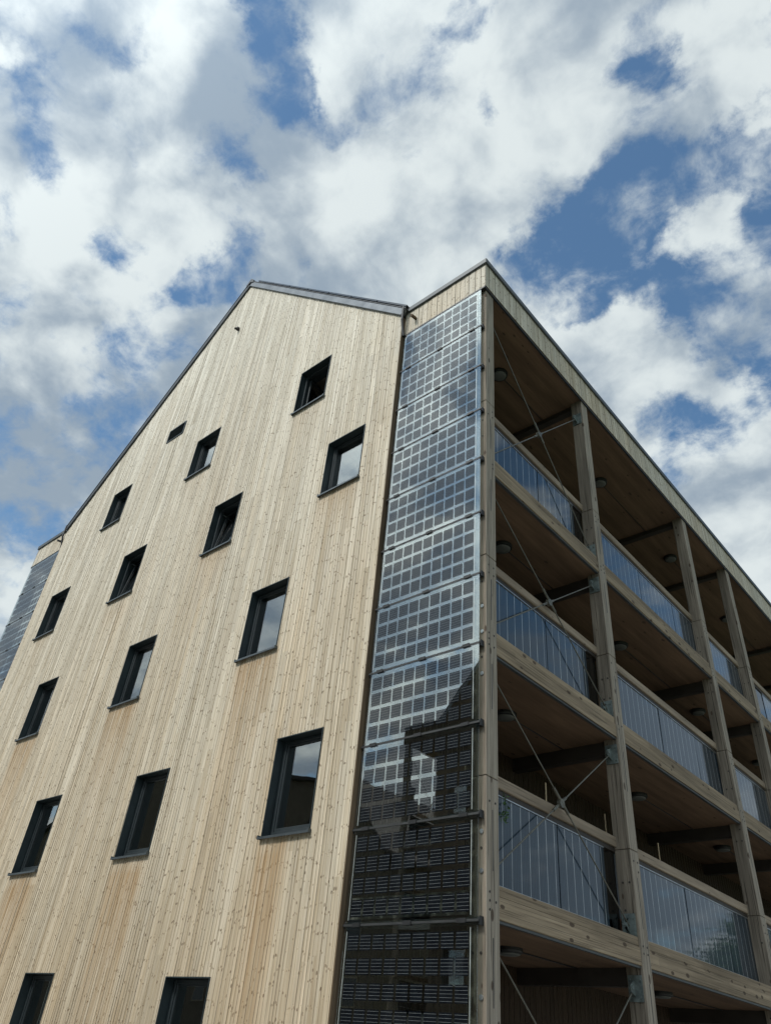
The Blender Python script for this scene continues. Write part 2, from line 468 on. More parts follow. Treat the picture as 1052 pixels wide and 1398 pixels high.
bx('floor_slab', M['room'], B, *[(XL+.05, XR-.05, ys+.01, YB-.05, z, z+.26) for z in (2.75, 5.62, 8.5, 11.3)], (XL+2.5, XR-2.5, ys+.01, YB-.05, 13.95, 14.2))
bx('partition', M['room'], B, *[(x, x+.12, ys+.02, 8, z, z+2.5) for x in (-5.6, -8.95, -11.0) for z in (3.02, 5.9, 8.78, 11.58)], (XL+.05, XR-.05, 4.2, 4.3, .1, 13))

# roof: two slabs with verge flashing; solar modules on the right-hand slope
sl = math.atan2(ZP-ZE, XR-XM); cs_, sn_ = math.cos(sl), math.sin(sl)
def slope_pts(side, off0, off1, u0, u1):
    """outline in the xz plane on one slope: u along slope from the ridge, off = height above cladding line"""
    L = math.hypot(XR-XM, ZP-ZE)
    def P(u, o): return (XM+side*(u*L*cs_+o*sn_), GY-.045, ZP-u*L*sn_+o*cs_)
    return [P(u0, off0), P(u1, off0), P(u1, off1), P(u0, off1)]
for side in (1, -1):
    roof = MB(); pts = slope_pts(side, .02, .125, 0.0, .998)
    roof.prism([(p[0], GY+.02, p[2]) for p in pts], (0, YB-GY+.1, 0))
    roof.build('roof', M['dark_flash'], B)
    vg = MB(); pts = slope_pts(side, -.02, .135, 0.0, 1.0)
    vg.prism([(p[0], GY-.05, p[2]) for p in pts], (0, .066, 0))
    vo = vg.build('verge_flashing', M['flashing'] if side == 1 else M['dark_flash'], B, bevel=.006)
    lip = MB(); pts = slope_pts(side, .137, .152, 0.0, 1.002)
    lip.prism([(p[0], GY-.062, p[2]) for p in pts], (0, .2, 0))
    lip.build('verge_lip', M['dark_flash'], B)
rc = MB(); rc.prism([(XM-.15, GY-.07, ZP+.0), (XM, GY-.07, ZP+.13), (XM+.15, GY-.07, ZP+.0), (XM+.17, GY-.07, ZP+.10), (XM, GY-.07, ZP+.29), (XM-.17, GY-.07, ZP+.10)], (0, YB, 0))
rc.build('ridge_cap', M['dark_flash'], B)
L_ = math.hypot(XR-XM, ZP-ZE)
for k in range(7):                                   # roof modules, seen edge-on above the verge
    u0 = .035+k*.137
    pm = MB(); pts = slope_pts(1, .20, .24, u0, u0+.133)
    pm.prism([(p[0], GY-.02, p[2]) for p in pts], (0, 9.0, 0))
    pm.build('roof_solar_panel', M['pv_roof'], B)
for u in (.18, .30, .55, .62, .93):                  # little snow hooks on the left rake
    a = slope_pts(-1, .14, .23, u, u+.012)
    MB().prism(a, (0, .05, 0)).build('snow_hook', M['dark_flash'], B)

# ------------------------------------------------------------------ gable windows
def window(key, x0, x1, z0, z1):
    d = -.012
    w = MB(); fw = .045
    w.box(x0+.012, x0+.012+fw, d, d+.07, z0+.035, z1-.012); w.box(x1-.012-fw, x1-.012, d, d+.07, z0+.035, z1-.012)
    w.box(x0+.012+fw, x1-.012-fw, d, d+.07, z0+.035, z0+.035+fw); w.box(x0+.012+fw, x1-.012-fw, d, d+.07, z1-.012-fw, z1-.012)
    f = w.build('window', M['frame'], B, bevel=.004)
    # sheet metal lining of the reveal
    y0, y1 = GY-.012, .235; t = .012
    lining = MB()
    lining.box(x0-.004, x0+t-.004, y0, y1, z0, z1+.004); lining.box(x1-t+.004, x1+.004, y0, y1, z0, z1+.004)
    lining.box(x0+t-.004, x1-t+.004, y0, y1, z1-t+.004, z1+.004)
    lining.build('reveal', M['anthracite'], f)
    # sill with upturned ends and drip nose
    s = MB()
    s.prism([(x0-.025, GY-.055, z0-.012), (x0-.025, GY-.055, z0-.042), (x0-.025, GY-.047, z0-.042), (x0-.025, GY-.047, z0-.018), (x0-.025, d, z0+.028), (x0-.025, d, z0+.034)], (x1-x0+.05, 0, 0))
    s.box(x0-.028, x0-.006, GY-.056, GY-.004, z0-.04, z0+.008); s.box(x1+.006, x1+.028, GY-.056, GY-.004, z0-.04, z0+.008)
    s.build('sill', M['sill'], f)
    # sash: closed, or tilted in at the top
    ang = R(7.5) if key in 'DF' else 0
    ax0, ax1, az0, az1 = x0+.03, x1-.03, z0+.075, z1-.03
    sf = .052; sash = MB()
    for q in ((ax0, ax0+sf, az0, az1), (ax1-sf, ax1, az0, az1), (ax0+sf, ax1-sf, az0, az0+sf), (ax0+sf, ax1-sf, az1-sf, az1)):
        sash.box(q[0], q[1], .006, .06, q[2], q[3])
    def tilt(m):
        out = []
        for x, y, z in m.v:
            h = z-az0; out.append((x, d+y*math.cos(ang)+h*math.sin(ang)+.012, az0+h*math.cos(ang)-y*math.sin(ang)))
        m.v = out; return m
    def swing(o):
        if key == 'A':                               # turned wide open into the room, hinged on the left
            o.data.transform(Matrix.Translation((ax0, .07, 0)) @ Matrix.Rotation(R(98), 4, 'Z') @ Matrix.Translation((-ax0, -.07, 0)))
    swing(tilt(sash).build('sash', M['frame'], f, bevel=.004))
    g = MB(); g.box(ax0+sf-.006, ax1-sf+.006, .026, .032, az0+sf-.006, az1-sf+.006)
    swing(tilt(g).build('glass_pane', M['glass'], f))
    if ang:                                          # pale inner face of the fixed frame shows behind the tilted sash
        bx('stay_arm', M['alu'], f, (ax0+.02, ax0+.04, d+.07, d+.20, az1-.10, az1-.085))
    if key in 'EG':                                 # half drawn blind inside
        bx('blind', M['room'], f, (x0+.08, x1-.08, d+.16, d+.165, z1-.45, z1-.02))
    return f
for k, w in WIN.items(): window(k, *w)

# louvred vent
vx0, vx1, vz0, vz1 = VENT
v = MB()
v.box(vx0, vx0+.03, GY-.02, GY+.10, vz0, vz1); v.box(vx1-.03, vx1, GY-.02, GY+.10, vz0, vz1)
v.box(vx0+.03, vx1-.03, GY-.02, GY+.10, vz1-.03, vz1); v.box(vx0+.03, vx1-.03, GY-.02, GY+.10, vz0, vz0+.03)
vo = v.build('vent_grille', M['anthracite'], B)
ls = MB(); z = vz0+.04
while z < vz1-.05:
    ls.prism([(vx0+.03, GY-.012, z), (vx0+.03, GY+.03, z+.028), (vx0+.03, GY+.033, z+.024), (vx0+.03, GY-.009, z-.004)], (vx1-vx0-.06, 0, 0)); z += .042
ls.build('louvre', M['sill'], vo)
bx('backing', M['black'], vo, (vx0+.03, vx1-.03, GY+.085, GY+.095, vz0+.03, vz1-.03))
# little black sensor box near the ridge
sb = MB(); sb.box(-8.24, -8.16, GY-.08, GY-.005, 17.66, 17.74); sb.tube((-8.2, GY-.07, 17.69), (-8.2, GY-.12, 17.64), .028, 10, .034)
sb.build('sensor', M['black'], B)

# ------------------------------------------------------------------ galleries
def mirror(mb): mb.v = [(-2*PW+ (XR-XL)*-1 - x + 0, y, z) for x, y, z in mb.v]; mb.f = [tuple(reversed(f)) for f in mb.f]; return mb
XMIR = XL+XR                                          # x' = XMIR - x
def flip(mb):
    mb.v = [(XMIR-x, y, z) for x, y, z in mb.v]; n = []
    mb.uv = {k: tuple(reversed(u)) for k, u in mb.uv.items()}
    mb.f = [tuple(reversed(f)) for f in mb.f]; return mb
ZC = FL[1:]+[ZR]                                      # ceilings
lamp_spots = []
rnd = random.Random(11)
screens = []
def gallery(side):
    """side 0: right-hand gallery beside the camera, 1: the one across the gable"""
    def out(mb, name, mat, parent=B, **k):
        if side: flip(mb)
        return mb.build(name, mat, parent, **k)
    lit = side == 0
    # posts with bolts, plate slots and a joint above the handrails
    for i, py in enumerate(PY):
        m = MB(); zs = [0.0]+[FL[k]+1.36 for k in (1, 2, 3)]+[ZR+.05]
        for za, zb in zip(zs, zs[1:]): m.box(-.233, 0, py, py+A, za+.003, zb-.003)
        po = out(m, 'post', M['post'], bevel=.007)
        if not lit or i > 3: continue
        b = MB(); s = MB()
        for zc in FL[1:]:
            for dz in (-.32, -.12, .62, .95):
                for dx in (-.06, -.155):
                    if rnd.random() < .7: b.tube((dx, py+.002, zc+dz), (dx, py-.006, zc+dz), .014, 8)
            for dz in (.06, .14, .22, 1.10, 1.22):
                for dy in (.06, .17):
                    if rnd.random() < .75: b.tube((-.002, py+dy, zc+dz), (.005, py+dy, zc+dz), .012, 8)
            for za, zb in ((zc-.75, zc-.18), (zc+.42, zc+1.02)):
                s = MB(); s.box(-.01, .002, py+.112, py+.124, za, zb); out(s, 'plate_slot', M['black'], po)
        out(b, 'bolts', M['dark_beam'], po)
        if i == 0:
            nb = MB()
            for z in (2.2, 3.28, 3.66, 5.44, 6.0, 6.36): nb.tube((-.055, .001, z), (-.055, -.012, z), .024, 12); 
            out(nb, 'bolt_washer', M['alu'], po)
    for lv, zb in enumerate(FL):
        zc = ZC[lv]
        if lv:
            for i in range(len(PY)-1):                # edge beams between the posts, set in a little from the post faces
                y0, y1 = PY[i]+A, PY[i+1]
                m = MB(); m.box(-.17, -.012, y0+.002, y1-.002, zb, zb+.205); out(m, 'edge_beam', M['beam'], bevel=.006)
                m = MB(); m.box(-.17, -.026, y0+.002, y1-.002, zb+.208, zb+.315); out(m, 'edge_board', M['beam'], bevel=.006)
                if lit:
                    m = MB(); m.box(-.075, -.030, y0+.002, y1-.002, zb-.028, zb-.003); out(m, 'drip_edge', M['cap'])
            m = MB(); m.box(-PW+.004, -.175, .03, YB, zb+.02, zb+.24); out(m, 'gallery_deck', M['concrete'])
            m = MB(); m.box(-PW+.004, -.08, .03, YB, zb-.014, zb-.004); out(m, 'soffit', M['soffit'])
            # steel cross beams under the deck
        for py in PY:
            m = MB(); m.box(-PW+.006, -.235, py+.05, py+.19, zc-(.215 if lv < 3 else .12), zc-.014); out(m, 'cross_beam', M['dark_beam'])
        if lv:
            # handrail, balustrade modules, filler glass
            m = MB(); m.box(-.315, -.195, .02, YB-.1, zb+1.395, zb+1.53); out(m, 'handrail', M['rail'], bevel=.008)
            m = MB(); m.box(-.285, -.225, .25, YB-.1, zb+1.335, zb+1.392); out(m, 'rail_bracket', M['dark_beam'])
            spans = [(.30, 1.865), (1.877, 3.075), (4.10, 5.655), (5.667, 7.225), (7.237, 8.79), (8.802, 10.36), (10.372, 11.93), (12.6, 14.16), (14.172, 15.73)]
            for a, b_ in spans:
                if side and a > 5: break
                m = MB(); z0, z1 = zb+.385, zb+1.318; xo, xi = -.243, -.257
                m.box(xi, xo-.0005, a, b_, z0, z1)
                tq = [rnd.uniform(0, .008) for _ in range(3)]
                m.quad((xo+tq[0], a+.004, z0+.004), (xo+tq[1], b_-.004, z0+.004), (xo+tq[1]+tq[2], b_-.004, z1-.004), (xo+tq[0]+tq[2], a+.004, z1-.004),
                       uv=((0, 0), (b_-a, 0), (b_-a, 1), (0, 1)))
                po = out(m, 'balustrade_panel', M['balu'])
                for za, zb2 in ((z1+.001, z1+.014), (z0-.016, z0-.001)):
                    m = MB(); m.box(xi-.004, xo+.018, a, b_, za, zb2); out(m, 'clamp_profile', M['alu'], po)
            for a, b_ in ((3.085, 3.385), (3.64, 4.09), (11.95, 12.58)):
                if side: break
                m = MB(); m.box(-.256, -.245, a, b_, zb+.385, zb+1.318); out(m, 'filler_glass', M['darkglass'])
        # X bracing in the first bay
        zl = zb+.44; zh = zc-.24 if lv < 3 else zc-.50
        if lv == 0: zl = .3
        ya, yb = PY[0]+A, PY[1]
        m = MB(); m.tube((-.115, ya, zh+.05), (-.115, yb-.03, zl), .0095, 10); out(m, 'brace_rod', M['rod'])
        m = MB(); m.tube((-.135, ya, zl-.02), (-.135, yb-.03, zh), .0095, 10); out(m, 'brace_rod', M['rod'])
        m = MB(); cy = (ya+yb)/2; czm = (zl+zh)/2
        m.tube((-.10, cy, czm), (-.15, cy, czm), .055, 20)
        for (p, q) in (((-.115, ya, zh+.05), (-.115, yb-.03, zl)), ((-.135, ya, zl-.02), (-.135, yb-.03, zh))):
            p, q = Vector(p), Vector(q); c = (p+q)/2; dd = (q-p).normalized()
            m.tube(c-dd*.20, c+dd*.20, .019, 10)
        out(m, 'brace_coupler', M['rod'])
        for zz, up in ((zh, 1), (zl, -1)):            # gusset plates on the second post
            m = MB(); m.box(-.215, -.03, yb-.016, yb-.003, zz-.14, zz+.14)
            m.prism([(-.131, yb-.016, zz-.09), (-.131, yb-.14, zz-.05*up), (-.131, yb-.14, zz+.03*up), (-.131, yb-.016, zz+.09)], (.012, 0, 0))
            for bxx in (-.19, -.055):
                for bz in (-.09, .09): m.tube((bxx, yb-.016, zz+bz), (bxx, yb-.03, zz+bz), .014, 8)
            m.tube((-.15, yb-.11, zz), (-.105, yb-.11, zz), .026, 10)
            out(m, 'gusset_plate', M['steel'])
    # flat roof, fascia boards, soffit and cap flashing
    m = MB(); m.box(-PW+.004, -.03, .03, YB, ZR-.005, ZR+.02); out(m, 'soffit', M['soffit'])
    m = MB(); m.box(-PW-.25, -.05, 0.02, YB, ZR+.03, ZT+.02); out(m, 'roof', M['dark_flash'])
    fo = .041
    m = MB(); rr = random.Random(21+side)
    def boards(p0, p1, nrm):
        p0, p1, nrm = Vector(p0), Vector(p1), Vector(nrm); L = (p1-p0).length; d = (p1-p0)/L; t = 0
        while t < L-.005:
            w = min(rr.uniform(.085, .14), L-t); off = nrm*rr.uniform(-.004, .002); bid = rr.random()
            a, b_ = p0+d*(t+.004)+off, p0+d*(t+w-.004)+off
            up = Vector((0, 0, ZT-ZR))
            m.quad(a, b_, b_+up, a+up, bid=bid, gap=0.0)
            a2, b2 = p0+d*(t-.004)-nrm*.012, p0+d*(t+.004)-nrm*.012
            m.quad(a2, b2, b2+up, a2+up, bid=bid, gap=.9)
            m.quad(b2, a, a+up, b2+up, bid=bid, gap=.5)
            t += w
    boards((-PW+.012, -fo-.02, ZR), (fo, -fo-.02, ZR), (0, -1, 0))
    boards((fo, -fo-.02, ZR), (fo, YB+.1, ZR), (1, 0, 0))
    # underside of the fascia
    m.quad((-PW+.012, -fo-.02, ZR), (fo, -fo-.02, ZR), (fo-.03, .02, ZR), (-PW+.012, .02, ZR), bid=.2, gap=.8)
    m.quad((fo, -fo-.02, ZR), (fo, YB+.1, ZR), (fo-.075, YB+.1, ZR), (fo-.075, -fo-.02, ZR), bid=.2, gap=.8)
    out(m, 'fascia', M['fascia'])
    m = MB(); zt = ZT-.005
    m.box(-PW-.02, fo+.035, -fo-.058, .14, zt, zt+.125); m.box(-.12, fo+.035, .14, YB+.15, zt, zt+.125)
    out(m, 'cap_flashing', M['cap'], bevel=.008)
    m = MB(); m.box(-PW+.012, fo-.01, -fo-.035, -.012, ZR-.05, ZR-.012); m.box(fo-.04, fo-.015, -.012, YB, ZR-.05, ZR-.012)
    out(m, 'drip_edge', M['black'])
    # spout
    m = MB(); m.tube((-1.58, -.05, 13.17), (-1.58, -.20, 13.14), .032, 14); out(m, 'overflow_spout', M['edge_wood'] if side == 0 else M['dark_flash'])
    # rain pipe squeezed into the corner under the eave
    m = MB(); pts = [(-PW+.05, -.19, 13.58), (-PW+.04, -.19, 13.2), (-PW+.035, -.10, 12.80)]
    for a, b_ in zip(pts, pts[1:]): m.tube(a, b_, .026, 12)
    out(m, 'rain_pipe', M['black'])
    # solar glass screen across the end of the gallery
    top, H = 12.806, .9981
    for k in range(13):
        z1 = top-k*H; z0 = z1-H
        if z0 < -.2: break
        x0, x1 = -PW+.045, -.052
        tq = [rnd.uniform(-.0016, .0016) for _ in range(3)]
        g = MB(); g.quad((x0, -.081+tq[0], z0+.012), (x1, -.081+tq[1], z0+.012), (x1, -.081+tq[1]+tq[2], z1-.012), (x0, -.081+tq[0]+tq[2], z1-.012))
        po = out(g, 'solar_panel', M['pvglass'])
        g = MB(); g.box(x0, x1, -.0735, -.068, z0+.012, z1-.012); out(g, 'back_pane', M['pvback'], po)
        cm = MB(); ch = .170 if k < 10 else .150; cw = .152; px_ = (x1-x0-.05-.085)/9; pz = .2225
        for r in range(4):
            for c in range(9):
                cx = x0+.05+px_*(c+.5); cz = z1-.075-pz*(r+.5)+.02
                cm.quad((cx-cw/2, -.0765, cz-ch/2), (cx+cw/2, -.0765, cz-ch/2), (cx+cw/2, -.0765, cz+ch/2), (cx-cw/2, -.0765, cz+ch/2), uv=((0, 0), (1, 0), (1, 1), (0, 1)))
        out(cm, 'solar_cells', M['cell'], po)
        for xx in (x0+.036, x1-.083):
            rb = MB(); rb.box(xx, xx+.006, -.0775, -.0755, z1-.075-.875, z1-.06)
            out(rb, 'ribbon', M['ribbon'], po)
        for xx in (x0+.12, (x0+x1)/2-.05, x1-.24):
            cl = MB(); cl.box(xx, xx+.11, -.094, -.0835, z0-.02, z0+.02); out(cl, 'clamp', M['black'], po)
        if z0 > .3:
            rl = MB(); rl.prism([(-PW+.015, -.003, z0-.032), (-PW+.015, -.003, z0+.032), (-PW+.015, -.062, z0+.032), (-PW+.015, -.062, z0+.011), (-PW+.015, -.083, z0+.011), (-PW+.015, -.083, z0-.011), (-PW+.015, -.062, z0-.011), (-PW+.015, -.062, z0-.032)], (PW-.05, 0, 0))
            out(rl, 'mounting_rail', M['rail_dark'], po)
            rl = MB(); rl.box(-.0345, -.028, -.070, -.002, z0-.040, z0+.040)
            out(rl, 'end_cap', M['black'], po)
    if side == 0:
        # doors and windows of the flats along the inner wall
        for lv in range(4):
            z = FL[lv]+.26 if lv else .05
            for y in (1.1, 6.3, 9.2, 13.2):
                d = MB(); d.box(-PW+.003, -PW+.06, y, y+1.0, z, z+2.1); d.box(-PW+.06, -PW+.075, y+.1, y+.9, z+.2, z+1.9)
                do = d.build('flat_door', M['frame'] if (lv+int(y)) % 2 else M['soffit'], B, bevel=.004)
                MB().tube((-PW+.09, y+.08, z+1.0), (-PW+.09, y+.20, z+1.0), .012, 8).build('door_handle', M['alu'], do)
                w = MB(); w.box(-PW+.003, -PW+.05, y+1.4, y+2.3, z+.85, z+2.1)
                wo = w.build('flat_window', M['frame'], B, bevel=.004)
                MB().box(-PW+.052, -PW+.058, y+1.47, y+2.23, z+.92, z+2.03).build('pane', M['glass'], wo)
            # one round ceiling lamp per bay, fed by a conduit
            for i in range(4):
                yc = (PY[i]+A+PY[i+1])/2; zc = ZC[lv]-.012
                l = MB(); l.lathe([(.165, 0), (.165, -.035), (.158, -.055), (.135, -.06)], (-.93, yc, zc), 32)
                lo = l.build('ceiling_lamp', M['black'], B)
                l = MB(); l.lathe([(.134, -.061), (.130, -.072), (.10, -.082), (.02, -.088)], (-.93, yc, zc), 32)
                l.build('diffuser', M['lampglass'], lo, smooth=True)
                MB().tube((-.93, yc+.16, zc-.012), (-.93, PY[i+1]+.04, zc-.012), .009, 6).build('conduit', M['black'], lo)
gallery(0)
right_parts_end = set(bpy.data.objects)
gallery(1)

# ------------------------------------------------------------------ plants
def leaf(m, p, d, w, l, rng):
    d = Vector(d).normalized(); u = d.orthogonal().normalized(); u.rotate(Matrix.Rotation(rng.uniform(0, 6.28), 3, d)); p = Vector(p)
    i = len(m.v); m.v += [tuple(p), tuple(p+d*l*.5+u*w/2), tuple(p+d*l), tuple(p+d*l*.5-u*w/2)]; m.f.append((i, i+1, i+2, i+3))
def sprig():
    rng = random.Random(4)
    r = empty('trailing_plant', (-.19, .62, FL[1]+1.30))
    tag(r, 'small green trailing plant on the lowest visible balustrade beside the corner post', 'plant')
    st = MB(); pts = [(0, 0, .06), (.02, .01, -.04), (.01, .03, -.14), (.02, .02, -.24)]
    for a, b in zip(pts, pts[1:]): st.tube(a, b, .004, 6)
    st.build('stem', M['leaf_dark'], r)
    m = MB()
    for k in range(46):
        t = rng.random(); p = Vector((rng.gauss(0, .012), rng.gauss(0.02, .035), .05-.30*t))
        leaf(m, p, (rng.gauss(.3, .6), rng.gauss(0, 1), rng.gauss(-.3, .6)), .022, .05, rng)
    m.build('leaves', M['leaf'], r)
sprig()
def cane(y, lv, h, label):
    r = empty('planter', (-.40, y, FL[lv]+.24)); tag(r, label, 'planter', 'planters with canes behind the lowest balustrade')
    p = MB(); p.lathe([(.07, 0), (.11, .26), (.12, .27), (.12, .30), (.10, .30), (.10, .27)], (0, 0, 0), 24); p.build('pot', M['terracotta'], r)
    c = MB(); c.tube((0, 0, .2), (.01, .01, h), .009, 8); c.build('cane', M['cane'], r)
cane(1.91, 1, 1.63, 'thin bare cane standing up behind the lowest visible handrail in the first bay')
cane(3.52, 1, 1.65, 'thin bare cane rising behind the lowest visible handrail right beside the second post')
cane(5.25, 1, 1.65, 'thin bare cane rising behind the lowest visible handrail in the second bay')
def pot_plant(name, loc, label, flowers=False, s=1.0):
    rng = random.Random(len(label)); r = empty(name, loc); tag(r, label, 'plant')
    p = MB(); p.lathe([(.05*s, 0), (.07*s, .12*s), (.075*s, .12*s), (.075*s, .14*s), (.06*s, .14*s)], (0, 0, 0), 20); p.build('pot', M['terracotta'], r)
    st = MB()
    for k in range(5): st.tube((0, 0, .12*s), (rng.gauss(0, .06)*s, rng.gauss(0, .04)*s, .40*s), .004*s, 6)
    st.build('stem', M['leaf_dark'], r)
    m = MB()
    for k in range(60):
        leaf(m, (rng.gauss(0, .07)*s, rng.gauss(0, .04)*s, rng.uniform(.15, .45)*s), (rng.gauss(0, 1), rng.gauss(0, .6), rng.gauss(.4, .6)), .035*s, .09*s, rng)
    m.build('leaves', M['leaf'], r)
    if flowers:
        m = MB()
        for k in range(8):
            c = Vector((rng.gauss(0, .06), rng.gauss(0, .03), rng.uniform(.42, .58)))
            for j in range(5):
                t = j*1.257; leaf(m, c, (math.cos(t), .3, math.sin(t)), .04, .045, rng)
        m.build('flowers', M['petal'], r)
def shelf(key):
    x0, x1, z0, z1 = WIN[key]
    bx('window_board', M['room'], B, (x0-.05, x1+.05, .245, .50, z0+.02, z0+.045))
for k in 'LM': shelf(k)
pot_plant('potted_plant', (-6.30, .36, WIN['L'][2]+.045), 'leafy green potted plant inside the tall first floor window between two others', s=1.35)
pot_plant('potted_orchid', (-2.80, .36, WIN['M'][2]+.045), 'potted plant with pale pink flowers inside the large first floor window nearest the solar screen', True, 1.1)

# ------------------------------------------------------------------ what stands opposite and shows in the glass
def copy_tree(o, parent=None, keep=lambda o: True):
    c = o.copy(); C.objects.link(c); c.parent = parent
    for ch in o.children:
        if keep(ch): copy_tree(ch, c, keep)
    return c
skip = {'balustrade_panel_', 'ceiling_lamp', 'flat_door', 'flat_window', 'bolts', 'plate_slot', 'bolt_washer', 'filler_glass', 'snow_hook', 'sensor', 'floor_slab', 'partition', 'window_board',
        'overflow_spout', 'sash', 'sill', 'drip_edge', 'rail_bracket', 'baluster_post', 'ribbon', 'clamp', 'mounting_rail', 'end_cap', 'clamp_profile', 'solar_panel', 'rain_pipe', 'blind', 'stay_arm', 'vent_grille', 'roof_solar_panel'}
T = copy_tree(B, None, lambda o: o.name.split('.')[0] not in skip)
dark = cladding('dark twin cladding', (.115, .095, .075), (.08, .066, .052), (.03, .022, .016), gapcol=(.03, .024, .018))  # the twin's boards, toned far darker than those of the near building
warm = cladding('warm lit gallery boards', (.42, .29, .16), (.26, .17, .09), (.08, .05, .03), gapcol=(.05, .035, .02))  # twin's gallery wall coloured as warmly lit wood, the light painted in
for o in T.children:
    if o.name.startswith('side_wall'):
        o.data = o.data.copy(); o.data.materials[0] = warm
    if o.name.split('.')[0] in ('gable_wall', 'fascia', 'corner_board'):
        o.data = o.data.copy(); o.data.materials[0] = dark
T.location = (-16.1, -17.36, 0); T.rotation_euler = (0, 0, math.pi)
tag(T, 'dark gabled twin building seen only as a reflection in the lower solar panels', 'building')

def old_house(name, x, y, w, d, eave, ridge, label):
    r = empty(name, (x, y, 0)); tag(r, label, 'house')
    m = MB(); m.prism([(-w/2, 0, 0), (w/2, 0, 0), (w/2, 0, eave), (0, 0, ridge-.15), (-w/2, 0, eave)], (0, -d, 0)); m.build('wall', M['render'], r)
    m = MB(); t = .25; k = (ridge-eave)/(w/2)
    m.prism([(-w/2-.5, .4, eave-.5*k), (0, .4, ridge), (w/2+.5, .4, eave-.5*k), (w/2+.5, .4, eave-.5*k+t), (0, .4, ridge+t), (-w/2-.5, .4, eave-.5*k+t)], (0, -d-.8, 0))
    ro = m.build('roof', M['tile'], r)
    MB().box(.6, 1.2, -6.4, -5.8, ridge-1.5, ridge+.7).build('chimney', M['render'], ro)
    for zz in (4.2, 7.2):
        for xx in (-w*.28, 0, w*.28):
            if zz+1.5 > eave+1 and xx: continue
            f = MB().box(xx-.55, xx+.55, .003, .05, zz, zz+1.5).build('window', M['rail'], r)
            MB().box(xx-.48, xx+.48, .052, .056, zz+.08, zz+1.42).build('pane', M['pv_roof'], f)
old_house('old_house', -32.6, -30, 9, 10, 12.6, 17.6, 'steep roofed old house mirrored low in the solar panel beside the dark twin')
old_house('old_house', -56, -30, 42, 12, 17.5, 22.0, 'broad old house mirrored in the large first floor window pane')

def tree(loc, h, cr, label, seed):
    rng = random.Random(seed); r = empty('tree', loc); tag(r, label, 'tree', 'trees mirrored in the gallery glass')
    t = MB(); t.tube((0, 0, 0), (.1, 0, h*.45), .28, 12, .16)
    limbs = []
    for k in range(9):
        a = rng.uniform(0, 6.28); z0 = h*rng.uniform(.28, .5); e = Vector((math.cos(a)*cr*.65, math.sin(a)*cr*.65, z0+h*rng.uniform(.15, .38)))
        t.tube((.05, 0, z0), e, .09, 8, .025); limbs.append(e)
    t.build('trunk', M['bark'], r)
    cm = MB(); clumps = [Vector((rng.gauss(0, .42)*cr, rng.gauss(0, .42)*cr, h*.66+rng.gauss(0, .13)*h)) for _ in range(34)]+limbs
    for c in clumps:
        s = rng.uniform(.5, 1.1)
        for k in range(300):
            p = c+Vector((rng.gauss(0, s), rng.gauss(0, s), rng.gauss(0, s*.7)))
            leaf(cm, p, (rng.gauss(0, 1), rng.gauss(0, 1), rng.gauss(0, .7)), .26, .5, rng)
    cm.build('crown', M['leaf_dark'], r)
tree((20.5, 71, 0), 16.3, 4.6, 'round leafy tree mirrored in the lower glass balustrade at the right edge', 1)

# ground
g = MB(); g.quad((-600, -600, 0), (600, -600, 0), (600, 600, 0), (-600, 600, 0)); tag(g.build('ground', M['grass']), kind='structure')
g = MB(); g.quad((-40, -18, .004), (14, -18, .004), (14, 30, .004), (-40, 30, .004)); tag(g.build('pavement', M['paving']), kind='structure')

# ------------------------------------------------------------------ camera (solved from the photograph)
cam = bpy.data.cameras.new('camera'); co = bpy.data.objects.new('camera', cam); C.objects.link(co)
rt, up, fw = Vector((.7547, .6510, .0813)), Vector((.3445, -.4987, .7953)), Vector((-.5583, .5723, .6007))
m3 = Matrix((rt, up, -fw)).transposed()
q = m3.to_quaternion(); q.normalize()
co.rotation_mode = 'QUATERNION'; co.rotation_quaternion = q; co.location = (4.6416, -6.7325, 1.6)
cam.sensor_fit = 'HORIZONTAL'; cam.sensor_width = 36; cam.lens = 1007.81/1052*36; cam.clip_end = 3000; cam.clip_start = .05
scene.camera = co

# ------------------------------------------------------------------ daylight
SUN = Vector((-.10, -.66, .745)).normalized()
el = math.asin(SUN.z); az = math.atan2(SUN.x, SUN.y)
sun = bpy.data.lights.new('sun', 'SUN'); sun.energy = 2.55; sun.angle = R(11); sun.color = (1, .95, .87)
so = bpy.data.objects.new('sun', sun); C.objects.link(so); so.rotation_mode = 'QUATERNION'
so.rotation_quaternion = SUN.to_track_quat('Z', 'Y')

